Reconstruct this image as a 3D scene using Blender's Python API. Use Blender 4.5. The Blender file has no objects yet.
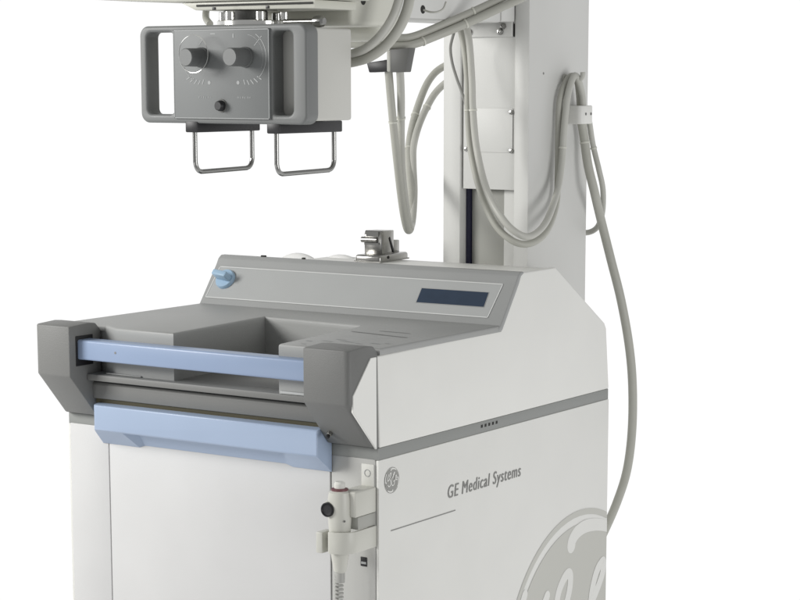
import bpy, bmesh, math, random
from mathutils import Vector, Matrix

random.seed(7)
scene = bpy.context.scene
C = scene.collection
PI = math.pi

# ------------------------------------------------------------------ materials
def mat(name, col, rough=.45, metal=0.0, var=.04, scale=9.0, bump=.0, bscale=400.0, spec=.4, coat=0.0, coords='Object'):
    m = bpy.data.materials.new(name); m.use_nodes = True
    nt = m.node_tree; b = nt.nodes['Principled BSDF']
    b.inputs['Metallic'].default_value = metal
    b.inputs['Specular IOR Level'].default_value = spec
    b.inputs['Coat Weight'].default_value = coat
    tc = nt.nodes.new('ShaderNodeTexCoord')
    n1 = nt.nodes.new('ShaderNodeTexNoise'); n1.inputs['Scale'].default_value = scale; n1.inputs['Detail'].default_value = 5
    nt.links.new(tc.outputs[coords], n1.inputs['Vector'])
    mix = nt.nodes.new('ShaderNodeMix'); mix.data_type = 'RGBA'
    mix.inputs[6].default_value = (*[c*(1-var) for c in col], 1)
    mix.inputs[7].default_value = (*[min(1, c*(1+var)) for c in col], 1)
    nt.links.new(n1.outputs['Fac'], mix.inputs[0]); nt.links.new(mix.outputs[2], b.inputs['Base Color'])
    mr = nt.nodes.new('ShaderNodeMapRange'); mr.inputs[3].default_value = max(0, rough-.06); mr.inputs[4].default_value = rough+.08
    nt.links.new(n1.outputs['Fac'], mr.inputs[0]); nt.links.new(mr.outputs[0], b.inputs['Roughness'])
    if bump:
        n2 = nt.nodes.new('ShaderNodeTexNoise'); n2.inputs['Scale'].default_value = bscale; n2.inputs['Detail'].default_value = 3
        nt.links.new(tc.outputs[coords], n2.inputs['Vector'])
        bp = nt.nodes.new('ShaderNodeBump'); bp.inputs['Strength'].default_value = bump; bp.inputs['Distance'].default_value = .001
        nt.links.new(n2.outputs['Fac'], bp.inputs['Height']); nt.links.new(bp.outputs[0], b.inputs['Normal'])
    return m

M = dict(
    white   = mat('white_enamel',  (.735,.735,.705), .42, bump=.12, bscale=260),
    post_shaded   = mat('post_enamel_shaded',   (.470,.470,.450), .42, bump=.12, bscale=260),  # white enamel of the right post, its shading put into the colour
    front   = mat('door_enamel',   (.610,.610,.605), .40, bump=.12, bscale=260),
    colm    = mat('column_enamel', (.620,.622,.602), .45, bump=.12, bscale=260),
    beige   = mat('beige_enamel',  (.56,.56,.50), .45, bump=.15, bscale=300),
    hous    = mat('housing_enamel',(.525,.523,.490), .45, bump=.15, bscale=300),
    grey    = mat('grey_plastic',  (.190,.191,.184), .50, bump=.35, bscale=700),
    grey_shaded   = mat('grey_plastic_shaded',(.152,.154,.149), .50, bump=.35, bscale=700),  # right block's copy of the grey, darkened for the light's falloff
    deck    = mat('deck_plastic',  (.330,.335,.327), .46, bump=.35, bscale=700),
    fascia  = mat('fascia_plastic',(.375,.384,.380), .40, bump=.2, bscale=700),
    band    = mat('band_plastic',  (.260,.268,.258), .50, bump=.3, bscale=700),
    panel   = mat('head_panel',    (.155,.163,.162), .46, bump=.07, bscale=600),
    frame   = mat('head_frame',    (.170,.176,.174), .46, bump=.10, bscale=700),
    recess  = mat('recess_plastic',(.480,.480,.455), .5),
    knob    = mat('knob_plastic',  (.105,.109,.108), .45),
    mould   = mat('mould_plastic', (.300,.306,.302), .44, bump=.2, bscale=700),
    ink2    = mat('light_ink',     (.290,.290,.275), .6, var=.02),
    dsteel  = mat('dark_steel',    (.32,.32,.31), .22, metal=1.0, var=.05, scale=40),
    blue    = mat('blue_paint',    (.352,.434,.575), .33, bump=.1, bscale=300),
    bluebar = mat('blue_bar_paint',(.275,.352,.500), .33, bump=.1, bscale=300),
    blueknob= mat('blue_plastic',  (.300,.430,.560), .40),
    olive   = mat('olive_seal',    (.060,.052,.026), .6),
    dark    = mat('dark_gap',      (.020,.020,.018), .7),
    black   = mat('black_plastic', (.012,.012,.014), .42),
    dgrey   = mat('clamp_plastic', (.120,.121,.116), .45),
    cable   = mat('cable_sheath',  (.430,.430,.385), .48, var=.06, scale=30, bump=.15, bscale=500),
    cable2  = mat('cable_light',   (.480,.480,.440), .42, var=.06, scale=30),
    wire    = mat('thin_wire',     (.240,.240,.225), .5),
    tie     = mat('cable_tie',     (.600,.600,.540), .4),
    chrome  = mat('chrome',        (.72,.72,.70), .16, metal=1.0, var=.02),
    steel   = mat('brushed_steel', (.34,.335,.32), .20, metal=1.0, var=.08, scale=40),
    mast    = mat('mast_metal',    (.36,.362,.335), .5),
    navy    = mat('navy_liner',    (.020,.021,.050), .5),
    lcd     = mat('display_glass', (.020,.036,.064), .10, var=.15, scale=60, spec=.5, coat=.3),
    ink     = mat('grey_ink',      (.235,.235,.225), .6, var=.02),
    logo    = mat('emblem_tint',   (.535,.535,.495), .5, var=.02),
    line    = mat('trim_line',     (.600,.610,.600), .4, var=.02),
    pline   = mat('panel_print',   (.340,.350,.348), .5, var=.02),
    red     = mat('red_ring',      (.150,.060,.066), .4),
    tag     = mat('paper_tag',     (.660,.660,.620), .6, var=.02),
    handset = mat('handset_plastic',(.535,.533,.485), .36),
    coil    = mat('coil_sheath',   (.360,.360,.340), .42),
    pale    = mat('pale_rubber',   (.800,.800,.790), .6),
)

# ------------------------------------------------------------------ mesh helpers
def bm_new(): return bmesh.new()

def box(bm, x0, x1, y0, y1, z0, z1, bev=0, seg=2):
    t = bmesh.new()
    v = [t.verts.new(p) for p in ((x0,y0,z0),(x1,y0,z0),(x1,y1,z0),(x0,y1,z0),(x0,y0,z1),(x1,y0,z1),(x1,y1,z1),(x0,y1,z1))]
    for f in ((3,2,1,0),(4,5,6,7),(0,1,5,4),(1,2,6,5),(2,3,7,6),(3,0,4,7)): t.faces.new([v[i] for i in f])
    if bev: bmesh.ops.bevel(t, geom=t.edges[:], offset=bev, segments=seg, profile=.5, affect='EDGES', clamp_overlap=True)
    merge(bm, t); return bm

def merge(bm, t):
    me = bpy.data.meshes.new('tmp'); t.to_mesh(me); t.free(); bm.from_mesh(me); bpy.data.meshes.remove(me)

def prism(bm, pts, axis, a, b, bev=0, seg=2, pick=None):
    """closed polygon pts (2D) extruded along axis from a to b.
    axis x: pts are (y,z); y: (x,z); z: (x,y)"""
    t = bmesh.new()
    def mk(p, c): return {'x':(c,p[0],p[1]),'y':(p[0],c,p[1]),'z':(p[0],p[1],c)}[axis]
    va = [t.verts.new(mk(p,a)) for p in pts]; vb = [t.verts.new(mk(p,b)) for p in pts]
    n = len(pts)
    t.faces.new(va); t.faces.new(vb[::-1])
    for i in range(n): t.faces.new([va[i], vb[i], vb[(i+1)%n], va[(i+1)%n]])
    bmesh.ops.recalc_face_normals(t, faces=t.faces[:])
    if bev:
        es = [e for e in t.edges if (pick is None or pick(e))]
        bmesh.ops.bevel(t, geom=es, offset=bev, segments=seg, profile=.5, affect='EDGES', clamp_overlap=True)
    merge(bm, t); return bm

def smooth_path(pts, n=8):
    P = [Vector(p) for p in pts]; out = []
    for i in range(len(P)-1):
        p0 = P[max(i-1,0)]; p1 = P[i]; p2 = P[i+1]; p3 = P[min(i+2,len(P)-1)]
        for k in range(n):
            t = k/n; t2=t*t; t3=t2*t
            out.append(.5*((2*p1)+(p2-p0)*t+(2*p0-5*p1+4*p2-p3)*t2+(3*p1-p0-3*p2+p3)*t3))
    out.append(P[-1]); return out

def tube(bm, pts, r, sides=14, sm=8, cap=True, rfun=None):
    path = smooth_path(pts, sm) if sm else [Vector(p) for p in pts]
    rings = []; up = None
    for i, p in enumerate(path):
        d = (path[min(i+1,len(path)-1)]-path[max(i-1,0)]).normalized()
        if up is None: up = d.orthogonal().normalized()
        up = (up - d*up.dot(d)); up = up.normalized() if up.length > 1e-6 else d.orthogonal().normalized()
        s = d.cross(up); rr = r if rfun is None else rfun(i/(len(path)-1))
        rings.append([bm.verts.new(p + (up*math.cos(2*PI*k/sides)+s*math.sin(2*PI*k/sides))*rr) for k in range(sides)])
    for a, b in zip(rings, rings[1:]):
        for k in range(sides):
            f = bm.faces.new([a[k], a[(k+1)%sides], b[(k+1)%sides], b[k]]); f.smooth = True
    if cap: bm.faces.new(rings[0][::-1]); bm.faces.new(rings[-1])
    return bm

def lathe(bm, prof, origin, axis, sides=32):
    """prof: (radius, height) pairs revolved round axis from origin"""
    o = Vector(origin); ax = Vector(axis).normalized(); u = ax.orthogonal().normalized(); w = ax.cross(u)
    rings = []
    for r, h in prof:
        rings.append([bm.verts.new(o+ax*h+(u*math.cos(2*PI*k/sides)+w*math.sin(2*PI*k/sides))*max(r,1e-5)) for k in range(sides)])
    for a, b in zip(rings, rings[1:]):
        for k in range(sides): bm.faces.new([a[k], a[(k+1)%sides], b[(k+1)%sides], b[k]])
    bm.faces.new(rings[0][::-1]); bm.faces.new(rings[-1])
    return bm

def cyl(bm, o, ax, r, h, bev=.001, sides=32):
    return lathe(bm, [(r-bev,0),(r,bev),(r,h-bev),(r-bev,h)], o, ax, sides)

def ribbon(bm, pts, r, plane, off, sm=8, closed=False):
    """flat stroke with round ends; pts 2D; plane maps (a,b,off)->3D"""
    path = [Vector((p[0],p[1],0)) for p in pts]
    if sm: path = smooth_path(path, sm)
    L, R = [], []
    n = len(path)
    for i, p in enumerate(path):
        q0 = path[(i-1)%n] if closed else path[max(i-1,0)]; q1 = path[(i+1)%n] if closed else path[min(i+1,n-1)]
        d = (q1-q0).normalized(); s = Vector((-d.y,d.x,0))
        rr = r(i/(n-1)) if callable(r) else r
        of = off + 2e-4*i/n*(1 if n > 12 else 0)
        L.append(bm.verts.new(plane(p+s*rr, of))); R.append(bm.verts.new(plane(p-s*rr, of)))
    rng = range(n) if closed else range(n-1)
    for i in rng:
        j = (i+1)%n; bm.faces.new([L[i],R[i],R[j],L[j]])
    if not closed:
        for i, sgn in ((0,-1),(n-1,1)):
            d = (path[1]-path[0]).normalized() if i==0 else (path[-1]-path[-2]).normalized(); s = Vector((-d.y,d.x,0))
            rr = r(i/(n-1)) if callable(r) else r
            fan = [bm.verts.new(plane(path[i]+s*rr*math.cos(a)+d*sgn*rr*math.sin(a), off + (2e-4*i/n if n > 12 else 0))) for a in [PI*k/8 for k in range(1,8)]]
            bm.faces.new([L[i]]+fan+[R[i]])
    return bm

def disc(bm, c, r, plane, off, n=72):
    bm.faces.new([bm.verts.new(plane(Vector((c[0]+r*math.cos(2*PI*k/n), c[1]+r*math.sin(2*PI*k/n),0)), off)) for k in range(n)])
    return bm

def annulus(bm, c, r0, r1, plane, off, a0=0, a1=2*PI, n=72):
    v = []
    for k in range(n+1):
        a = a0+(a1-a0)*k/n
        v.append([bm.verts.new(plane(Vector((c[0]+r*math.cos(a), c[1]+r*math.sin(a),0)), off)) for r in (r0,r1)])
    for a, b in zip(v, v[1:]): bm.faces.new([a[0],a[1],b[1],b[0]])
    return bm

ROOTS = {}
def obj(name, bm, m, parent=None, smooth=True, fixn=True, angle=32):
    bmesh.ops.remove_doubles(bm, verts=bm.verts[:], dist=1e-6)
    if fixn: bmesh.ops.recalc_face_normals(bm, faces=bm.faces[:])
    me = bpy.data.meshes.new(name); bm.to_mesh(me); bm.free()
    if smooth:
        for p in me.polygons: p.use_smooth = True
        me.set_sharp_from_angle(angle=math.radians(angle))
    me.materials.append(M[m] if isinstance(m,str) else m)
    o = bpy.data.objects.new(name, me); C.objects.link(o)
    if parent: o.parent = parent
    return o

def outline(name, outer, holes, y0, y1, bev, m, parent, seg=4):
    """x-z outline with holes, extruded in y, all rims rounded"""
    cu = bpy.data.curves.new(name, 'CURVE'); cu.dimensions = '2D'; cu.fill_mode = 'BOTH'
    for loop in [outer]+holes:
        s = cu.splines.new('POLY'); s.points.add(len(loop)-1); s.use_cyclic_u = True
        for p, q in zip(s.points, loop): p.co = (q[0], q[1], 0, 1)
    cu.extrude = (y1-y0)/2-bev; cu.bevel_depth = bev; cu.bevel_resolution = seg; cu.offset = -bev
    tmp = bpy.data.objects.new('tmp', cu); C.objects.link(tmp)
    me = bpy.data.meshes.new_from_object(tmp.evaluated_get(bpy.context.evaluated_depsgraph_get()))
    bpy.data.objects.remove(tmp)
    bm = bmesh.new(); bm.from_mesh(me); bpy.data.meshes.remove(me)
    for v in bm.verts: v.co = Vector((v.co.x, (y0+y1)/2 - v.co.z, v.co.y))
    bmesh.ops.remove_doubles(bm, verts=bm.verts[:], dist=1e-5)
    return obj(name, bm, m, parent)

def rrect(x0,x1,z0,z1,r,n=8):
    out = []
    for cx,cz,a0 in ((x1-r,z1-r,0),(x0+r,z1-r,PI/2),(x0+r,z0+r,PI),(x1-r,z0+r,1.5*PI)):
        for k in range(n+1):
            a = a0+PI/2*k/n; out.append((cx+r*math.cos(a), cz+r*math.sin(a)))
    return out

def text_bm(body, sx, sz, shear, bold, plane_mat, align='LEFT', m=None):
    cu = bpy.data.curves.new('lettering','FONT'); cu.body = body; cu.size = 1; cu.shear = shear; cu.offset = bold; cu.align_x = align; cu.space_character = 1.13
    tmp = bpy.data.objects.new('tmp', cu); C.objects.link(tmp)
    me = bpy.data.meshes.new_from_object(tmp.evaluated_get(bpy.context.evaluated_depsgraph_get()))
    bpy.data.objects.remove(tmp)
    bm = bmesh.new(); bm.from_mesh(me); bpy.data.meshes.remove(me)
    for v in bm.verts: v.co = Vector((v.co.x*sx, v.co.y*sz, 0))
    bm.transform(plane_mat)
    return bm

def thing(name, label, cat, loc):
    o = bpy.data.objects.new(name, None); C.objects.link(o); o.location = loc
    o.empty_display_size = .05
    o['label'] = label; o['category'] = cat
    return o

WORLD_BACK = .38
LAMPS = [
    ('key_softbox',  (-2.1,-1.8,1.95), (-.30,.1,.95), (1.0,1.0), 74, (1,.99,.97)),
    ('added_low_fill',  (-1.0,-2.7,.05), (-.35,.0,.95), (1.3,.8), 9, (1,1,1)),  # added lamp, stands in for floor bounce on the sloped undersides
    ('fill_softbox', (2.8,-.1,.9),   (-.0,.3,.7), (1.3,1.3), 31, (1,1,1)),
]
# hoses and leads: radius, then the points they run through (metres)
CABLES = {
    'strand_outer': (0.006, [ (-0.1898,0.5000,1.4954), (-0.1774,0.5000,1.4443), (-0.1546,0.4900,1.3844), (-0.1472,0.4900,1.3250), (-0.1459,0.4900,1.2738), (-0.1394,0.4900,1.2054), (-0.1146,0.4800,1.1376), (-0.0779,0.4700,1.0810), (-0.0477,0.4800,1.0525), (-0.0315,0.5100,1.0470), (-0.0286,0.5600,1.0639), (-0.0580,0.6464,1.1055), (-0.0640,0.6629,1.1667), (-0.0660,0.6666,1.2372), (-0.0660,0.6708,1.2900), (-0.0660,0.6918,1.3216), (-0.0640,0.7099,1.3322), (-0.0600,0.7213,1.3251), (-0.0600,0.7293,1.3038), (-0.0600,0.7337,1.2789) ]),
    'strand_inner': (0.006, [ (-0.1673,0.4900,1.4944), (-0.1569,0.4900,1.4437), (-0.1383,0.4800,1.3926), (-0.1319,0.4800,1.3249), (-0.1296,0.4800,1.2740), (-0.1211,0.4800,1.2060), (-0.0944,0.4700,1.1386), (-0.0580,0.4600,1.0925), (-0.0341,0.4700,1.0674), (-0.0239,0.5000,1.0608), (-0.0231,0.5500,1.0820), (-0.0460,0.6282,1.1297), (-0.0520,0.6540,1.1761), (-0.0530,0.6633,1.2375), (-0.0530,0.6729,1.2900), (-0.0530,0.6867,1.3198), (-0.0520,0.6992,1.3330), (-0.0490,0.7088,1.3216), (-0.0520,0.7260,1.3003), (-0.0520,0.7303,1.2790) ]),
    'drop_thick': (0.0083, [ (-0.0600,0.7339,1.2718), (-0.0600,0.7420,1.2466), (-0.0580,0.7485,1.2178), (-0.0500,0.7483,1.1730), (-0.0420,0.7576,1.1277), (-0.0494,0.8000,1.0707), (-0.0327,0.8100,0.9971), (-0.0159,0.8200,0.9231), (-0.0029,0.8300,0.8390), (0.0006,0.8400,0.7630), (-0.0039,0.8500,0.6760), (-0.0182,0.8600,0.5965), (-0.0435,0.8700,0.5302), (-0.0758,0.8800,0.4659), (-0.1011,0.8800,0.4153) ]),
    'drop_thin': (0.0052, [ (-0.0510,0.7475,1.2681), (-0.0510,0.7536,1.2501), (-0.0601,0.7850,1.2079), (-0.0497,0.7900,1.1626), (-0.0462,0.8000,1.1258), (-0.0519,0.8100,1.0848), (-0.0662,0.8200,1.0579), (-0.0828,0.8200,1.0461), (-0.1027,0.8100,1.0441) ]),
    'left_a': (0.0068, [ (-0.1839,0.3000,1.3575), (-0.1830,0.3000,1.3412), (-0.1858,0.3100,1.3002), (-0.1876,0.3200,1.2555), (-0.1930,0.3400,1.1917), (-0.2049,0.3700,1.1313), (-0.2177,0.4000,1.0900), (-0.2303,0.4300,1.0671), (-0.2439,0.4600,1.0736), (-0.2693,0.5000,1.1147), (-0.3000,0.5400,1.1655), (-0.3275,0.5800,1.2068), (-0.3496,0.6300,1.2544), (-0.3603,0.6800,1.3069), (-0.3598,0.7100,1.3345), (-0.3505,0.7300,1.3494), (-0.3303,0.7400,1.3586), (-0.3049,0.7450,1.3621) ]),
    'left_b': (0.0066, [ (-0.1621,0.3000,1.3574), (-0.1601,0.3000,1.3411), (-0.1715,0.3200,1.3002), (-0.1848,0.3400,1.2619), (-0.1915,0.3500,1.2249), (-0.2029,0.3700,1.1737), (-0.2100,0.3900,1.1217), (-0.2237,0.4200,1.0853), (-0.2373,0.4500,1.0727), (-0.2529,0.4800,1.0932), (-0.2771,0.5200,1.1312), (-0.2990,0.5500,1.1741), (-0.3177,0.5800,1.2070), (-0.3321,0.6200,1.2439), (-0.3384,0.6600,1.2797), (-0.3380,0.6900,1.3051), (-0.3223,0.7100,1.3253), (-0.2935,0.7200,1.3363) ]),
    'arm_upper': (0.0066, [ (-0.2544,0.2200,1.3895), (-0.2283,0.2400,1.3992), (-0.2054,0.2500,1.4007), (-0.1834,0.2700,1.3960), (-0.1534,0.2900,1.3928), (-0.1371,0.3100,1.3962), (-0.1140,0.3500,1.4129), (-0.0807,0.3900,1.4345), (-0.0410,0.4200,1.4574), (-0.0050,0.4400,1.4783), (0.0307,0.4600,1.5041) ]),
    'arm_lower': (0.0068, [ (-0.2544,0.2200,1.3830), (-0.2284,0.2400,1.3831), (-0.2015,0.2500,1.3830), (-0.1834,0.2700,1.3831), (-0.1494,0.2900,1.3798), (-0.1312,0.3100,1.3848), (-0.1108,0.3450,1.3989), (-0.0775,0.3850,1.4196), (-0.0379,0.4150,1.4425), (0.0047,0.4400,1.4651), (0.0497,0.4600,1.4939) ]),
    'loop_a': (0.0066, [ (-0.1436,0.0400,1.3701), (-0.1081,0.0300,1.3637), (-0.0674,0.0120,1.3624), (-0.0374,-0.0020,1.3650), (-0.0153,-0.0050,1.3721), (0.0029,0.0000,1.3873), (0.0158,0.0100,1.4092), (0.0216,0.0200,1.4327), (0.0221,0.0300,1.4592), (0.0106,0.0500,1.4939) ]),
    'loop_b': (0.0078, [ (-0.1510,0.0500,1.3551), (-0.1118,0.0350,1.3502), (-0.0717,0.0180,1.3498), (-0.0412,0.0060,1.3526), (-0.0161,0.0040,1.3590), (0.0055,0.0120,1.3743), (0.0220,0.0220,1.3977), (0.0297,0.0320,1.4227), (0.0315,0.0400,1.4477), (0.0218,0.0600,1.4867) ]),
    'wire': (0.0026, [ (-0.1753,0.5000,1.4205), (-0.1865,0.5050,1.4004), (-0.1947,0.5100,1.3800), (-0.1915,0.5100,1.3560), (-0.1832,0.5100,1.3319), (-0.1728,0.5100,1.3078), (-0.1583,0.5000,1.2873), (-0.1520,0.5000,1.2634) ]),
    'head_cable': (0.0055, [ (-0.2930,-0.0300,1.4101), (-0.3088,-0.0200,1.4198), (-0.3147,-0.0100,1.4354), (-0.3085,0.0000,1.4509), (-0.2924,0.0100,1.4662) ]),
    'short_lead': (0.0016, [ (-0.0414,0.1900,1.4329), (-0.0269,0.1850,1.4294), (-0.0172,0.1900,1.4294), (-0.0125,0.2000,1.4342), (-0.0133,0.2100,1.4452) ]),
}

# ------------------------------------------------------------------ the machine
BASE = Vector((-.32, .37, .20))
mach = thing('x_ray_machine', 'white and grey mobile x-ray machine with blue handle, tall column and hanging hoses', 'x-ray machine', BASE)
def part(name, bm, m, **k):
    o = obj(name, bm, m, None, **k); o.parent = mach; o.matrix_parent_inverse = Matrix.Translation(-BASE); return o
def attach(o, label=None):
    o.parent = mach; o.matrix_parent_inverse = Matrix.Translation(-BASE); return o

W = .64
# ---- cabinet (lower body)
bm = bm_new()
box(bm, -W+.004, -.004, .004, .746, .20, .7495)
cab = part('cabinet', bm, 'dark')
bm = bm_new(); box(bm, -.0055, .0, .0015, .7487, .20, .7485, .0012); side = obj('side_panel', bm, 'white', cab)
bm = bm_new(); box(bm, -W, -W+.0055, .0015, .7487, .20, .7485, .0012); obj('side_panel', bm, 'white', cab)
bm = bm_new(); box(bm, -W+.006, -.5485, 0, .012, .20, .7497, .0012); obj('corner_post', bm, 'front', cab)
bm = bm_new(); box(bm, -.0890, -.0062, 0, .012, .20, .7497, .0022); post = obj('corner_post', bm, 'post_shaded', cab)
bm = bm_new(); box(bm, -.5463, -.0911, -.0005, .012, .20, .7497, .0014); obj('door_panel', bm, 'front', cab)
bm = bm_new(); box(bm, -W+.006, -.006, .7405, .750, .20, .7485, .001); obj('rear_panel', bm, 'white', cab)

YZ = lambda p, off: Vector((off, p.x, p.y))
# lettering
pm = Matrix(((0,0,1,0.0006),(1,0,0,.1956),(0,1,0,.6563),(0,0,0,1)))
pm2 = Matrix(((0,0,1,0.0008),(1,0,0,.1965),(0,1,0,.6563),(0,0,0,1)))
SX = .0254
bm = text_bm('GE Medical Systems', SX, .0302, .17, 0, pm)
merge(bm, text_bm('GE Medical Systems', SX, .0305, .17, 0, pm2))
obj('lettering', bm, 'ink', side, smooth=False, fixn=False)
bm = bm_new(); ribbon(bm, [(.0345,.6332),(.2209,.6329)], .0009, YZ, .0006, sm=0); obj('accent_line', bm, 'ink', side, smooth=False, fixn=False)

def spiral(c, R, rot, pts): 
    ca, sa = math.cos(rot), math.sin(rot)
    return [(c[0]+R*(p[0]*ca-p[1]*sa), c[1]+R*(p[0]*sa+p[1]*ca)) for p in pts]
SWIRL = [(-.113,.777),(-.10,.809),(-.031,.852),(.096,.871),(.269,.850),(.44,.80),(.56,.735)]
L1 = [(-.335,.33),(-.312,.408),(-.273,.497),(-.205,.566),(-.15,.586),(-.121,.556),(-.133,.467),(-.187,.36),(-.25,.26),(-.34,.15),(-.45,.05),(-.55,.02),(-.60,.10),(-.56,.25),(-.49,.42),(-.44,.49)]
L2 = [(.155,.22),(.17,.304),(.196,.413),(.251,.516),(.308,.561),(.352,.567),(.34,.491),(.269,.397),(.17,.30),(.05,.20),(-.06,.05),(-.10,-.15),(-.05,-.33),(.08,-.42),(.22,-.38),(.30,-.25),(.28,-.12),(.18,-.10)]
L3 = [(-.56,-.30),(-.45,-.42),(-.30,-.40),(-.20,-.25),(-.22,-.05),(-.32,.10)]
L4 = [(.18,-.10),(.36,-.06),(.50,.05),(.58,.18),(.56,.30),(.47,.28),(.46,.12),(.54,-.02),(.66,-.05)]
def emblem(c, R, light, inkmat, clip=None, x=.0006):
    dk = bm_new(); annulus(dk, c, R*.958, R, YZ, x); disc(dk, c, R*.905, YZ, x)
    lt = bm_new(); w = .037*R
    for k in range(4):
        ribbon(lt, spiral(c, R, k*PI/2, SWIRL), lambda t: R*(.057-.022*t), YZ, x+.0002+k*.00001)
    for i, s in enumerate((L1, L2, L3, L4)): ribbon(lt, spiral(c, R, 0, s), w, YZ, x+.0003+i*.00012)
    for b in (dk, lt):
        if clip is not None:
            bmesh.ops.bisect_plane(b, geom=b.verts[:]+b.edges[:]+b.faces[:], plane_co=(0,clip,0), plane_no=(0,1,0), clear_outer=True)
            bmesh.ops.bisect_plane(b, geom=b.verts[:]+b.edges[:]+b.faces[:], plane_co=(0,0,.205), plane_no=(0,0,-1), clear_outer=True)
    o = obj('emblem', dk, inkmat, side, smooth=False, fixn=False)
    obj('emblem_stroke', lt, light, o, smooth=False, fixn=False) if False else None
    return o, lt
big, lt = emblem((.642,.2954), .2642, 'white', 'logo', clip=.7465)
o = obj('emblem_script', lt, 'white', side, smooth=False, fixn=False)
small, lt = emblem((.0360,.7128), .0205, 'white', 'ink2')
o = obj('emblem_script', lt, 'white', side, smooth=False, fixn=False)

# ---- grey waist band
bm = bm_new()
box(bm, -W+.0022, -.0012, .0012, .7478, .7487, .7674, .0006)
band = part('waist_band', bm, 'band')
for k in range(5):
    b = bm_new(); y = .302+k*.0118; prism(b, [(y,.7572),(y+.0055,.7572),(y+.0058,.7622),(y+.0004,.7622)], 'x', -.006, -.0008); obj('vent_slot', b, 'dark', band, smooth=False)

# ---- console housing
OUT = [(.004,.7676),(-.001,.9105),(.3600,.9135),(.4130,.9855),(.4215,1.0003),(.4290,1.0042),(.545,1.0048),(.728,.8905),(.7350,.8800),(.7482,.7676)]
bm = bm_new()
hood = [(.30,.7690),(.30,.90),(.360,.9120),(.4220,.9975),(.4290,1.0030),(.5445,1.0030),(.7265,.8890),(.7335,.8790),(.7465,.7690)]
prism(bm, hood, 'x', -.470, -.012, .0008, 1)
lowhood = [(.30,.7690),(.30,.90),(.372,.912),(.4290,.972),(.5445,.972),(.7265,.8790),(.7335,.8700),(.7465,.7690)]
prism(bm, lowhood, 'x', -W+.012, -.4705)
con = part('console', bm, 'white')
LOUT = [(.004,.7676),(-.001,.9105),(.3640,.9135),(.4290,.974),(.545,.974),(.728,.8805),(.7350,.8700),(.7482,.7676)]
for a, b_ in ((-.0125, .0), (-W, -W+.0125)):
    bm = bm_new(); prism(bm, OUT if a > -.1 else LOUT, 'x', a, b_, .0028, 3); obj('side_panel', bm, 'white', con)
# deck: U-shaped slab and its walls, with the cassette recess
U = [(-.639,.006),(-.556,.006),(-.545,-.003),(-.509,-.0185),(-.3865,-.0195),(-.4127,.257),(-.205,.240),(-.1915,.222),(-.1634,-.0335),(-.0872,-.031),(-.0872,.0035),(.0008,.0035),(.0008,.362),(-.6408,.372),(-.6408,.02)]
bm = bm_new()
prism(bm, U, 'z', .9110, .9215, .0042, 3, pick=lambda e: e.verts[0].co.z > .92 and e.verts[1].co.z > .92)
V = [(-.628,.02),(-.556,.006),(-.545,-.003),(-.509,-.0185),(-.3865,-.0195),(-.4127,.257),(-.205,.240),(-.1915,.222),(-.1634,-.0335),(-.0872,-.031),(-.0872,.0035),(-.013,.0035),(-.013,.362),(-.628,.372)]
prism(bm, V, 'z', .8400, .9110)
deck = obj('deck', bm, 'deck', con)
bm = bm_new(); box(bm, -.5625, -.0855, .0035, .262, .8325, .8437, .002); obj('tray_floor', bm, 'grey', con)
bm = bm_new(); box(bm, -.5625, -.0855, -.0350, .0025, .8325, .8437, .0025); obj('tray_lip', bm, 'grey', con)
bm = bm_new(); box(bm, -.53, -.455, -.0225, -.0185, .8440, .8460, .0008); obj('tray_ledge', bm, 'deck', con)
bm = bm_new(); box(bm, -.160, -.0870, -.0360, -.0330, .8440, .8480, .0008); obj('tray_ledge', bm, 'fascia', con)
bm = bm_new(); box(bm, -.5635, -.0845, -.012, .30, .7985, .8325); obj('gap_liner', bm, 'dark', con, smooth=False)
bm = bm_new(); prism(bm, [(-.020,.8010),(-.0215,.8240),(-.018,.8285),(.02,.8295),(.02,.8010)], 'x', -.5632, -.0848, .0015); obj('cross_beam', bm, 'grey', con)
# slots and faint print on the right part of the deck
XY = lambda p, off: Vector((p.x, p.y, off))
for pts, w in (([(-.1577,.1559),(-.0383,.1365)],.0016), ([(-.1237,.1867),(-.0654,.1850)],.0013)):
    bm = bm_new(); ribbon(bm, pts, w, XY, .9222, sm=0); obj('deck_slot', bm, 'dgrey', deck, smooth=False, fixn=False)
bm = bm_new()
for x, y, l in ((-.150,.020,.012),(-.128,.034,.020),(-.102,.045,.026),(-.066,.035,.012),(-.048,.050,.018),(-.028,.060,.010),(-.120,.060,.02),(-.135,-.012,.008)):
    ribbon(bm, [(x,y),(x+l,y-.002)], .0013, XY, .9222, sm=0)
obj('deck_print', bm, 'pline', deck, smooth=False, fixn=False)
# sloped fascia
bm = bm_new()
FA = [(.3500,.9125),(.3525,.9185),(.3590,.9215),(.4085,.9890),(.4150,1.0000),(.4230,1.0058),(.4340,1.0060),(.4350,1.0030),(.4260,.9985),(.4175,.9840),(.3680,.9165),(.3650,.9125)]
prism(bm, FA, 'x', -.6415, .0012, .0022, 3)
fas = obj('fascia', bm, 'mould', con)
s0, s1 = Vector((.3590,.9215)), Vector((.4085,.9890)); sd = (s1-s0).normalized(); sn = Vector((-sd.y, sd.x))
def SL(p, off): q = s0+sd*p.y+sn*off; return Vector((p.x, q.x, q.y))
H = (s1-s0).length
bm = bm_new(); cr = [(-.6330,.0135),(-.0290,.0135),(-.0225,.079),(-.6290,.079)]
for a, b_ in zip(cr, cr[1:]+cr[:1]): ribbon(bm, [a, b_], .0009, SL, .0009, sm=0)
obj('trim_line', bm, 'line', fas, smooth=False, fixn=False)
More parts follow.
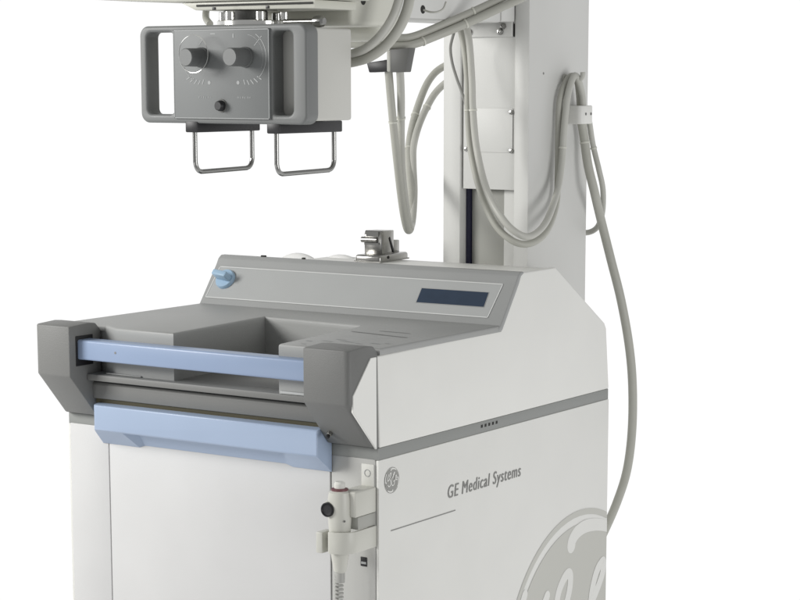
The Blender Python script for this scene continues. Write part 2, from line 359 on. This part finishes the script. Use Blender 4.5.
def slab(name, pts, h, m, par):
    b = bm_new(); t = bmesh.new()
    va = [t.verts.new(SL(Vector((*p,0)), -.001)) for p in pts]; vb = [t.verts.new(SL(Vector((*p,0)), h)) for p in pts]; n = len(pts)
    t.faces.new(va); t.faces.new(vb[::-1])
    for i in range(n): t.faces.new([va[i],vb[i],vb[(i+1)%n],va[(i+1)%n]])
    bmesh.ops.recalc_face_normals(t, faces=t.faces[:]); merge(b, t); return obj(name, b, m, par, smooth=False)
slab('fascia_panel', [(-.6330,.0135),(-.0290,.0135),(-.0225,.079),(-.6290,.079)], .0005, 'fascia', fas)
slab('display_bezel', [(-.1800,.0318),(-.0422,.0318),(-.0427,.0622),(-.1795,.0622)], .0009, 'mould', fas)
slab('display', [(-.1785,.033),(-.0435,.033),(-.0440,.0610),(-.1780,.0610)], .0013, 'lcd', fas)
# rear top: seam and pale caps
for cx, rx, hz in ((-.5345,.052,.0060),(-.4370,.056,.0075)):
    bm = bm_new(); bmesh.ops.create_uvsphere(bm, u_segments=32, v_segments=16, radius=1)
    for v in bm.verts: v.co = Vector((cx+v.co.x*rx*(1-.25*abs(v.co.z)), .520+v.co.y*.016, .985+v.co.z*(hz+.0165)))
    obj('rear_pad', bm, 'pale', con)
for x, l in ((-.552,.010),(-.459,.006)):
    bm = bm_new(); box(bm, x, x+l, .4275, .4325, 1.0055, 1.0085, .0006); obj('top_clip', bm, 'dark', con)
# key switch
bm = bm_new(); kc = SL(Vector((-.603,.052,0)), 0); kn = Vector((0, sn.x, sn.y))
lathe(bm, [(.0195,-.001),(.0195,.005),(.0180,.0075),(.0120,.0080)], kc, kn, 36)
key = obj('rotary_switch', bm, 'blueknob', con)
bm = bm_new(); t = bmesh.new(); 
box(t, -.0055, .0055, -.0165, .0165, .005, .027, .0024, 3)
rot = kn.to_track_quat('Z','Y').to_matrix().to_4x4(); t.transform(Matrix.Translation(kc) @ rot @ Matrix.Rotation(math.radians(82),4,'Z')); merge(bm, t)
obj('switch_grip', bm, 'blueknob', key)

# ---- bumper blocks
BL = [(.002,.7676),(-.0125,.7705),(-.0750,.8425),(-.0750,.9255),(-.028,.9280),(-.010,.9262),(.002,.9150)]
def front_corner(xo):
    return lambda e: all(abs(v.co.x-xo) < 1e-5 for v in e.verts) or True
def block(x0, x1, xo):
    b = bm_new(); t = bmesh.new(); prism(t, BL, 'x', x0, x1)
    es = [e for e in t.edges if all(abs(v.co.x-xo) < 1e-5 and v.co.y < -.005 for v in e.verts) and abs(e.verts[0].co.y-e.verts[1].co.y) < .08 and not all(v.co.z > .92 for v in e.verts)]
    bmesh.ops.bevel(t, geom=es, offset=.010, segments=4, profile=.5, affect='EDGES')
    es = [e for e in t.edges if e.is_manifold and e.calc_face_angle(0) > .6]
    bmesh.ops.bevel(t, geom=es, offset=.0022, segments=2, profile=.5, affect='EDGES', clamp_overlap=True)
    merge(b, t); return b
rb = part('bumper_block', block(-.0865, -.0015, -.0015), 'grey_shaded')
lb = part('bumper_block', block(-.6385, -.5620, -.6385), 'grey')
INS = [(-.0195,.9094),(-.0660,.8570),(-.0660,.8320),(-.004,.7668),(-.0045,.9094)]
for a, b_, p in ((-.004,.0003,rb),):
    bm = bm_new(); prism(bm, INS, 'x', a, b_, .0006, 1); obj('side_insert', bm, 'white', p)
bm = bm_new(); box(bm, -.562, -.5605, -.060, -.019, .8585, .9085, .0006); obj('handle_socket', bm, 'black', lb)
bm = bm_new(); box(bm, -.088, -.0860, -.060, -.019, .8585, .9085, .0006); obj('handle_socket', bm, 'black', rb)
# lock pin on right block
bm = bm_new(); sl = Vector((0,-.755,-.655)).normalized(); o_ = Vector((-.0690,-.0295,.7905))
cyl(bm, o_, sl, .0045, .006, .0008, 20); lp = obj('lock_pin', bm, 'steel', rb)
bm = bm_new(); cyl(bm, o_+sl*.006, sl, .0030, .005, .0006, 20); obj('pin_tip', bm, 'black', lp)

# ---- handle bar
bm = bm_new(); box(bm, -.5640, -.0850, -.0560, -.0240, .8695, .9025, .0035, 3)
hb = part('handle_bar', bm, 'bluebar')
bm = bm_new(); cyl(bm, (-.479,-.0559,.8865), (0,-1,0), .0020, .0006, .0002, 16); obj('bar_screw', bm, 'ink', hb)

# ---- drawer pull
xl0, xl1, xr1 = -.5440, -.5590, -.0868
bm = bm_new(); t = bmesh.new()
gl, gr = -.485, -.150
def DV(x,y,z): return t.verts.new((x,y,z))
f = lambda s: (-.0395+.0385*s, .7520-.0295*s)      # lower slope: s 0 front edge, 1 at the door
A = [DV(xl0,-.0395,.7935), DV(xr1,-.0395,.7935), DV(xr1,-.0395,.752), DV(gr,-.0395,.752), DV(gl,-.0395,.752), DV(xl0,-.0395,.752)]
B = [DV(xl1,-.001,.7945), DV(xr1,-.001,.7945), DV(xr1,-.001,.7225), DV(gr-.012,-.001,.7225), DV(gl+.006,-.001,.7225), DV(xl1,-.001,.7225)]
D = [DV(gr-.022,-.0215,.7560), DV(gl+.014,-.0215,.7560), DV(gr-.026,-.001,.7265), DV(gl+.018,-.001,.7265)]
t.faces.new(A); t.faces.new([B[0],B[1],B[2],B[3],D[2],D[3],B[4],B[5]][::-1]); t.faces.new([A[0],B[0],B[1],A[1]]); t.faces.new([A[1],B[1],B[2],A[2]]); t.faces.new([A[0],A[5],B[5],B[0]])
t.faces.new([A[2],B[2],B[3],A[3]]); t.faces.new([A[4],B[4],B[5],A[5]])
t.faces.new([A[3],D[0],D[1],A[4]]); t.faces.new([D[0],D[2],D[3],D[1]]); t.faces.new([A[3],B[3],D[2],D[0]]); t.faces.new([A[4],D[1],D[3],B[4]])
bmesh.ops.recalc_face_normals(t, faces=t.faces[:])
es = [e for e in t.edges if e.is_manifold and e.calc_face_angle(0) > .35 and all(v.co.y < -.03 for v in e.verts)]
bmesh.ops.bevel(t, geom=es, offset=.0028, segments=3, profile=.5, affect='EDGES', clamp_overlap=True)
merge(bm, t)
drw = part('drawer_pull', bm, 'blue')
bm = bm_new(); box(bm, -.558, -.0885, -.017, .003, .7930, .8030); obj('drawer_gap', bm, 'olive', drw, smooth=False)

# ---- latch on the console top
bm = bm_new(); t = bmesh.new()
lathe(t, [(.001,0)], (0,0,0), (0,0,1)) if False else None
prism(t, [(-.027,0),(.027,0),(.027,.105),(-.027,.105)], 'z', 0, .0025)
prism(t, [(-.026,.001),(.026,.001),(.026,.104),(-.026,.104)], 'z', .0025, .013, .0045, 3, pick=lambda e: e.verts[0].co.z > .01 and e.verts[1].co.z > .01 or abs(e.verts[0].co.z-e.verts[1].co.z) > .005)
LM = Matrix.Translation((-.339,.462,1.0032)) @ Matrix.Rotation(math.radians(4),4,'Z')
t.transform(LM); merge(bm, t); lat = part('latch', bm, 'steel')
def lpart(name, fn, m, bmx=None):
    t = bmesh.new(); fn(t); t.transform(LM); return obj(name, t, m, lat)
lpart('catch_block', lambda t: prism(t, [(.022,.012),(.020,.046),(.024,.0555),(.064,.0545),(.064,.012)], 'x', -.0185, .0185, .0016, 2), 'steel')
lpart('catch_hook', lambda t: prism(t, [(.064,.012),(.064,.037),(.092,.035),(.092,.012)], 'x', -.014, .014, .0016, 2), 'steel')
lpart('catch_slot', lambda t: prism(t, [(.046,.0405),(.0485,.043),(.064,.016),(.061,.0135)], 'x', .0170, .0196), 'black')
lpart('catch_gap', lambda t: box(t, -.0135, .012, .0185, .024, .0455, .0535), 'dgrey')
lpart('catch_bar', lambda t: tube(t, [(-.022,.019,.039),(.010,.019,.039)], .0052, 16, 0), 'steel')
lpart('painted_catch_shade', lambda t: box(t, -.017, .013, .0185, .022, .030, .034), 'dgrey')  # dark strip modelled in for the shade under the catch bar
lpart('catch_pin', lambda t: cyl(t, (.0262,.030,.008), (1,0,0), .0028, .0012, .0003, 16), 'dark')

# ---- column
bm = bm_new()
PL = [(-.254,.58),(-.2180,.58),(-.2180,.78),(-.1065,.78),(-.1065,.58),(-.077,.58),(-.077,.795),(-.254,.795)]
prism(bm, PL, 'z', .78, 1.72, .0022, 2, pick=lambda e: abs(e.verts[0].co.z-e.verts[1].co.z) > .1)
col = part('column', bm, 'colm')
bm = bm_new(); box(bm, -.2135, -.1068, .5835, .592, 1.1330, 1.70, .0008); cov = obj('cover_sheet', bm, 'colm', col)
bm = bm_new(); box(bm, -.2170, -.2095, .60, .775, .80, 1.69); obj('column_liner', bm, 'navy', col, smooth=False)
bm = bm_new(); box(bm, -.2090, -.1400, .606, .70, .80, 1.60, .002); obj('mast', bm, 'mast', col)
bm = bm_new(); box(bm, -.1380, -.1067, .600, .70, .80, 1.60, .001); obj('guide_rail', bm, 'colm', col)
bm = bm_new(); box(bm, -.2085, -.1108, .5818, .5842, 1.1985, 1.276, .0006); plate = obj('access_plate', bm, 'colm', col)
bm = bm_new(); box(bm, -.1108, -.1096, .5830, .5836, 1.1985, 1.274); obj('plate_seam', bm, 'ink', plate, smooth=False)
for x, z in ((-.1135,1.2690),(-.1130,1.2015),(-.2065,1.2035)):
    b = bm_new(); lathe(b, [(.0042,0),(.0042,.001),(.0034,.0026),(.0012,.0030)], (x,.5820,z), (0,-1,0), 18); obj('screw', b, 'dsteel', plate)
bm = bm_new(); box(bm, -.2060, -.1110, .5770, .5832, 1.3995, 1.4260, .0012); brk = obj('bracket_plate', bm, 'colm', col)
for x, z in ((-.1985,1.4085),(-.1335,1.4085),(-.1275,1.4180)):
    b = bm_new(); lathe(b, [(.0058,0),(.0058,.003),(.0048,.0048),(.0026,.0050),(.0022,.0036)], (x,.577,z), (0,-1,0), 6 if z > 1.41 else 20); obj('screw', b, 'dsteel', brk)
bm = bm_new(); box(bm, -.1096, -.1086, .5805, .5835, 1.3995, 1.4220); obj('bracket_seam', bm, 'dark', brk, smooth=False)

# ---- arm with carriage, yoke and tube housing above the collimator
bm = bm_new(); box(bm, -.262, -.1060, .535, .5795, 1.4245, 1.64, .003)
box(bm, -.235, -.1075, .16, .5345, 1.4225, 1.60, .004)
arm = part('arm', bm, 'colm')
bm = bm_new(); cyl(bm, (-.1080,.288,1.4378), (1,0,0), .0068, .0012, .0003, 24); obj('arm_port', bm, 'dark', arm)
bm = bm_new()
box(bm, -.205, -.038, -.012, .100, 1.4045, 1.62, .008, 4)
box(bm, -.165, -.060, .090, .16, 1.384, 1.60, .020, 5)
yoke = obj('yoke', bm, 'beige', arm)
bm = bm_new(); cyl(bm, (-.0385,.018,1.4415), (1,0,0), .0062, .0012, .0003, 24); obj('yoke_port', bm, 'dark', yoke)

bm = bm_new()
prism(bm, [(-.4550,1.4475),(-.28,1.4395),(.0,1.4395),(.0,1.60),(-.4550,1.60)], 'y', -.125, -.015, .004, 3)
th = part('tube_housing', bm, 'beige')
bm = bm_new(); prism(bm, [(-.2750,1.4385),(-.2480,1.4275),(-.0270,1.4262),(-.0270,1.4385)], 'y', -.120, -.016, .0012); mp = obj('mounting_plate', bm, 'beige', th)
bm = bm_new(); box(bm, -.2450, -.030, -.1215, -.1195, 1.4325, 1.4355); obj('plate_groove', bm, 'dark', mp, smooth=False)
for x in (-.2150, -.1150): 
    b = bm_new(); box(b, x, x+.006, -.1212, -.1190, 1.4275, 1.4315, .0005); obj('plate_bolt', b, 'black', mp)
bm = bm_new(); cyl(bm, (-.165,-.085,1.403), (0,0,1), .0545, .0085, .0012, 56)
ring = obj('swivel_ring', bm, 'chrome', th)
bm = bm_new(); cyl(bm, (-.180,-.085,1.4115), (0,0,1), .033, .0150, .0012, 40); obj('swivel_hub', bm, 'dgrey', ring)
for a in range(6):
    an = a*PI/3+.35; b = bm_new(); cyl(b, (-.165+.047*math.cos(an),-.085+.047*math.sin(an),1.4115), (0,0,1), .0075, .0130, .001, 20); obj('swivel_roller', b, 'chrome', ring)
bm = bm_new(); tube(bm, [(-.100,-.095,1.4085),(-.030,-.095,1.4085)], .0042, 14, 0); lev = obj('lock_lever', bm, 'dsteel', th)
bm = bm_new(); lathe(bm, [(.005,0),(.0082,.002),(.0088,.008),(.0080,.015),(.0050,.018)], (-.046,-.095,1.4085), (1,0,0), 20); obj('lever_knob', bm, 'dsteel', lev)

# ---- collimator head
bm = bm_new(); box(bm, -.262, -.0250, -.1185, -.0300, 1.2655, 1.3995, .004, 3)
head = part('collimator', bm, 'hous')
fr = outline('handle_frame', rrect(-.3335,-.0200,1.2605,1.4045,.0150),
   [rrect(-.3190,-.2675,1.2735,1.3950,.0085), rrect(-.0825,-.0455,1.2735,1.3945,.0085)], -.150, -.120, .0042, 'frame', head)
bm = bm_new(); box(bm, -.0875, -.0400, -.1215, -.1170, 1.268, 1.400); obj('handle_recess', bm, 'recess', head)
pl = outline('control_panel', rrect(-.2652,-.0848,1.2672,1.3985,.0012,2), [], -.1530, -.1420, .0012, 'panel', head, seg=2)
XZ = lambda p, off: Vector((p.x, off, p.y))
bm = bm_new(); cr = [(-.2640,1.2685),(-.0860,1.2685),(-.0860,1.3972),(-.2640,1.3972)]
for a, b_ in zip(cr, cr[1:]+cr[:1]): ribbon(bm, [a, b_], .0006, XZ, -.1533, sm=0)
obj('panel_border', bm, 'pline', pl, smooth=False, fixn=False)
for i, kx in enumerate((-.2105, -.1285)):
    b = bm_new(); lathe(b, [(.0150,0),(.0150,.003),(.0136,.004),(.0132,.0360),(.0122,.0372)], (kx,-.153,1.3572), (0,-1,0), 40); k = obj('knob', b, 'knob', pl)
    b = bm_new(); disc(b, (kx,1.3572), .0120, XZ, -.1904, 40); obj('knob_face', b, 'frame', k, smooth=False, fixn=False)
    b = bm_new()
    if i == 0:
        tube(b, [(kx+.0275*math.cos(2*PI*q/48), -.1720, 1.3622+.0275*math.sin(2*PI*q/48)) for q in range(49)], .0006, 8, 0)
        obj('dial_ring', b, 'chrome', k)
        b = bm_new()
        annulus(b, (kx,1.3572), .0360, .0367, XZ, -.1533, math.radians(192), math.radians(246))
        ribbon(b, [(kx-.004,1.376),(kx+.002,1.383)], .0006, XZ, -.1533, sm=0)
    else:
        annulus(b, (kx,1.3572), .0375, .0386, XZ, -.1533, math.radians(-52), math.radians(60)); annulus(b, (kx,1.3572), .0325, .0330, XZ, -.1533, math.radians(-30), math.radians(82))
        ribbon(b, [(kx+.017,1.374),(kx+.030,1.387)], .0006, XZ, -.1533, sm=0)
    sg = -1 if i == 0 else 1
    for d in range(5):
        a = math.radians(270-sg*14+sg*(8+d*11)); r0, r1 = .0330+.0006*d, .0400+.0004*d
        ribbon(b, [(kx+r0*math.cos(a),1.3572+r0*math.sin(a)),(kx+r1*math.cos(a)+sg*.003,1.3572+r1*math.sin(a)+.001)], .0008, XZ, -.1533, sm=0)
    disc(b, (kx+(.014 if i == 0 else -.014), 1.3205), .0028, XZ, -.1533, 16)
    for q in range(6):
        qx = kx-.011+q*.0046+(.005 if i == 0 else -.004)
        ribbon(b, [(qx,1.2980),(qx,1.3000)], .0005, XZ, -.1533, sm=0)
        if q % 2 == 0: ribbon(b, [(qx+.0016,1.3000),(qx+.0026,1.2980)], .0004, XZ, -.15335, sm=0)
    ribbon(b, [(kx+.018,1.3915),(kx+.026,1.3915)], .0008, XZ, -.1533, sm=0) if i == 0 else ribbon(b, [(kx-.022,1.3905),(kx-.022,1.386)], .0010, XZ, -.1533, sm=0)
    obj('scale_print', b, 'pline', pl, smooth=False, fixn=False)
bm = bm_new(); lathe(bm, [(.0080,0),(.0080,.004),(.0068,.0090),(.0058,.0100)], (-.1735,-.153,1.2868), (0,-1,0), 28); obj('push_button', bm, 'black', pl)
bm = bm_new(); cyl(bm, (-.1735,-.1529,1.2868), (0,-1,0), .0098, .0015, .0004, 28); obj('button_collar', bm, 'dgrey', pl)
for x, y0, y1 in ((-.2345,-.150,.003),(-.0830,-.1480,.010)):
    b = bm_new(); box(b, x-.012, x+.012, y0, y1, 1.2470, 1.2640, .0018); rl = obj('slide_rail', b, 'black', head)
    b = bm_new(); tube(b, [(x,y0+.008,1.2500),(x,y0+.008,1.2080),(x,y0+.0085,1.2010),(x,y0+.0110,1.1945),(x,y0+.0155,1.1900),(x,y0+.0220,1.1882),(x,y0+.030,1.1880),(x,y1-.030,1.1895),(x,y1-.021,1.1898),(x,y1-.0135,1.1918),(x,y1-.0085,1.1965),(x,y1-.0062,1.2030),(x,y1-.006,1.2100),(x,y1-.006,1.2510)], .0036, 16, 5); obj('rail_loop', b, 'dsteel', rl)

# ---- hoses and cables
def hose(keys, m, ties=()):
    bm = bm_new()
    for k in keys: tube(bm, CABLES[k][1], CABLES[k][0], 16, 8)
    o = part('hose' if CABLES[keys[0]][0] > .004 else 'thin_cable', bm, m)
    return o
def tie_on(o, key, idx, f, extra=.0011, w=.0035):
    path = smooth_path(CABLES[key][1], 8); i = min(int((idx+f)*8), len(path)-2)
    d = (path[i+1]-path[i]).normalized(); p = path[i]; b = bm_new()
    r = CABLES[key][0]+extra; lathe(b, [(r-.0008,-w/2),(r,-w/2+.0004),(r,w/2-.0004),(r-.0008,w/2)], p, d, 20)
    obj('cable_tie', b, 'tie', o)
HO = {}
for k, m in (('strand_outer','cable'),('strand_inner','cable2'),('drop_thick','cable'),('drop_thin','cable2'),('left_a','cable'),('left_b','cable2'),('arm_upper','cable'),('arm_lower','cable'),('loop_a','cable2'),('loop_b','cable'),('wire','wire'),('head_cable','cable2'),('short_lead','cable2')):
    HO[k] = hose([k], m)
for k, i, f in (('strand_outer',4,.1),('strand_inner',4,.1),('strand_inner',12,.5),('left_a',3,.0),('left_b',3,.1),('left_a',12,.2),('left_b',13,.9),('arm_upper',7,.2),('arm_lower',6,.9),('arm_lower',5,.3),('drop_thick',2,.2),('drop_thin',2,.2),('left_a',10,.9)): tie_on(HO[k], k, i, f)
# black and grey clamp under the arm
bm = bm_new(); t = bmesh.new(); prism(t, [(-.1630,1.3740),(-.1210,1.3765),(-.1300,1.3375),(-.1600,1.3372)], 'y', .270, .288, .0015); merge(bm, t)
clp = part('hose_clamp', bm, 'dgrey')
bm = bm_new(); prism(bm, [(-.2150,1.3530),(-.1640,1.3590),(-.1600,1.3390),(-.2100,1.3370)], 'y', .282, .30, .0015); obj('clamp_jaw', bm, 'black', clp)
bm = bm_new(); box(bm, -.166, -.1585, .2690, .287, 1.3380, 1.3730, .002); obj('clamp_strap', bm, 'cable2', clp)
# hook and rear clamp on the column side
bm = bm_new(); tube(bm, [(-.080,.706,1.326),(-.060,.706,1.3265),(-.044,.706,1.3275),(-.040,.706,1.334),(-.040,.706,1.339)], .0045, 14, 6)
cyl(bm, (-.0775,.706,1.326), (1,0,0), .010, .004, .001, 24)
part('hose_hook', bm, 'cable2')
bm = bm_new(); prism(bm, [(-.079,.709),(-.0500,.709),(-.0440,.713),(-.0425,.720),(-.0425,.748),(-.0470,.756),(-.079,.756)], 'z', 1.2470, 1.2800, .0025)
rc = part('hose_clamp', bm, 'white')
for y in (.724,.743): 
    b = bm_new(); cyl(b, (-.0427,y,1.2650), (1,0,0), .0026, .0008, .0002, 14); obj('screw', b, 'dgrey', rc)
for y, z in ((.629,1.3352),):
    b = bm_new(); cyl(b, (-.0773,.50+.13,1.3365), (1,0,0), .0022, .0010, .0003, 14); obj('screw', b, 'ink', col)

# ---- holder for the hand switch, fixed to the corner post
bm = bm_new()
box(bm, -.034, -.0040, -.0550, .001, .6680, .7080, .003, 3)
ca, cb, ro, ri = -.0330, -.0500, .0290, .0245
arc = [math.radians(-k*8) for k in range(14)]
prism(bm, [(-.0090,.001),(-.0040,.001)]+[(ca+ro*math.cos(a), cb+ro*math.sin(a)) for a in arc]+[(ca+ri*math.cos(a), cb+ri*math.sin(a)) for a in arc[::-1]], 'z', .6135, .6470, .0012, 2)
hol = part('switch_holder', bm, 'handset')
bm = bm_new(); box(bm, -.0670, -.0545, -.0720, -.046, .6100, .6430, .002); obj('holder_clip', bm, 'handset', hol)
bm = bm_new(); box(bm, -.0300, -.0060, -.046, .0005, .6480, .6675, .001); obj('holder_gap_shade', bm, 'mast', hol)  # grey box standing in for the shaded gap inside the holder
bm = bm_new(); box(bm, -.0305, -.0080, -.0018, .0006, .7060, .7420, .0006); tg = obj('paper_tag', bm, 'tag', post)
bm = bm_new(); annulus(bm, (-.0190,.7280), .0048, .0058, XZ, -.0024); obj('tag_print', bm, 'pline', tg, smooth=False, fixn=False)
bm = bm_new(); box(bm, -.0330, -.0215, -.0012, .0006, .5800, .5945, .0004); lb2 = obj('rating_label', bm, 'black', post)
bm = bm_new(); box(bm, -.0318, -.0225, -.0016, -.0008, .5835, .5872); obj('label_print', bm, 'pline', lb2, smooth=False)

# ------------------------------------------------------------------ the hand switch (rests in the holder)
HB = Vector((-.0330,-.0560,.565))
hs = thing('hand_switch', 'cream hand switch with black button and coiled lead in the cabinet corner bracket', 'hand switch', HB)
def hpart(name, bm, m, **k):
    o = obj(name, bm, m, None, **k); o.parent = hs; o.matrix_parent_inverse = Matrix.Translation(-HB); return o
ax = Vector((-.0330,-.0560,0))
bm = bm_new()
lathe(bm, [(.0060,.5790),(.0098,.5830),(.0125,.6000),(.0150,.6150),(.0170,.6500),(.0180,.6650),(.0182,.6950),(.0165,.7060),(.0130,.7085)], ax, (0,0,1), 36)
body = hpart('grip', bm, 'handset')
bm = bm_new(); lathe(bm, [(.0095,.7080),(.0132,.7085),(.0132,.7112),(.0098,.7122)], ax, (0,0,1), 32); hpart('ring', bm, 'red')
bm = bm_new(); lathe(bm, [(.0085,.7120),(.0085,.7190),(.0062,.7220)], ax, (0,0,1), 24); hpart('top_button', bm, 'tag')
bx = Vector((.05,-1,.02)).normalized(); bo = Vector((-.0425,-.0660,.6805))
bm = bm_new(); lathe(bm, [(.0130,-.008),(.0130,.004),(.0118,.0055)], bo, bx, 32); bz = hpart('button_bezel', bm, 'handset')
bm = bm_new(); lathe(bm, [(.0112,.004),(.0112,.0110),(.0095,.0125),(.0080,.0105),(.0060,.0100)], bo, bx, 32); hpart('side_button', bm, 'black')
bm = bm_new(); cyl(bm, (-.0170,-.0660,.6640), (.55,-.83,0), .0016, .0016, .0003, 12); hpart('screw', bm, 'dgrey')
bm = bm_new(); pts = []
N = 26
for i in range(N*14+1):
    a = 2*PI*i/14; z = .5780-.0060*i/14
    pts.append((ax.x-.002+.0052*math.cos(a), ax.y+.0052*math.sin(a), z))
tube(bm, pts, .0022, 8, 0); hpart('coiled_lead', bm, 'coil')
bm = bm_new(); tube(bm, [(-.0500,-.0400,.5900),(-.0500,-.0400,.52),(-.0490,-.0380,.42)], .0022, 10, 4); hpart('straight_lead', bm, 'wire')
bm = bm_new(); lathe(bm, [(.0075,.5650),(.0075,.5805),(.0060,.5830)], ax, (0,0,1), 20); hpart('strain_relief', bm, 'coil')

# ------------------------------------------------------------------ camera
cam = bpy.data.cameras.new('camera'); co = bpy.data.objects.new('camera', cam); C.objects.link(co); scene.camera = co
F_PX, PX, PY = 2052.15, 406.4, 403.6
cam.sensor_width = 36; cam.sensor_fit = 'HORIZONTAL'; cam.lens = F_PX/800*36
cam.shift_x = -(PX-400)/800; cam.shift_y = (PY-300)/800
cam.clip_start = .05; cam.clip_end = 200
co.location = (1.74367358,-2.5504386,1.32084046)
co.rotation_euler = (math.radians(90-8.895), 0, math.radians(33.562))

# ------------------------------------------------------------------ light: a white studio
world = bpy.data.worlds.new('World'); scene.world = world; world.use_nodes = True
nt = world.node_tree; bg = nt.nodes['Background']
tc = nt.nodes.new('ShaderNodeTexCoord')
dp = nt.nodes.new('ShaderNodeVectorMath'); dp.operation = 'DOT_PRODUCT'
yaw = math.radians(33.562)
dp.inputs[1].default_value = (-math.sin(yaw)*.70, math.cos(yaw)*.70, -.71)
nt.links.new(tc.outputs['Generated'], dp.inputs[0])
mr = nt.nodes.new('ShaderNodeMapRange'); mr.interpolation_type = 'SMOOTHSTEP'
mr.inputs[1].default_value = -.15; mr.inputs[2].default_value = .60; mr.inputs[3].default_value = WORLD_BACK; mr.inputs[4].default_value = 1.03
nt.links.new(dp.outputs['Value'], mr.inputs[0])
nt.links.new(mr.outputs[0], bg.inputs['Strength'])
bg.inputs['Color'].default_value = (1,1,1,1)

def area(name, loc, target, size, power, col=(1,1,1)):
    l = bpy.data.lights.new(name, 'AREA'); l.shape = 'RECTANGLE'; l.size, l.size_y = size; l.energy = power; l.color = col
    o = bpy.data.objects.new(name, l); C.objects.link(o); o.location = loc
    o.rotation_euler = (Vector(target)-Vector(loc)).to_track_quat('-Z','Y').to_euler(); return o
for a in LAMPS: area(*a)

scene.render.engine = 'CYCLES'
scene.view_settings.view_transform = 'Standard'; scene.view_settings.look = 'None'
scene.view_settings.exposure = 0; scene.view_settings.gamma = 1
scene.render.resolution_x, scene.render.resolution_y = 1024, 768
scene.cycles.max_bounces = 6
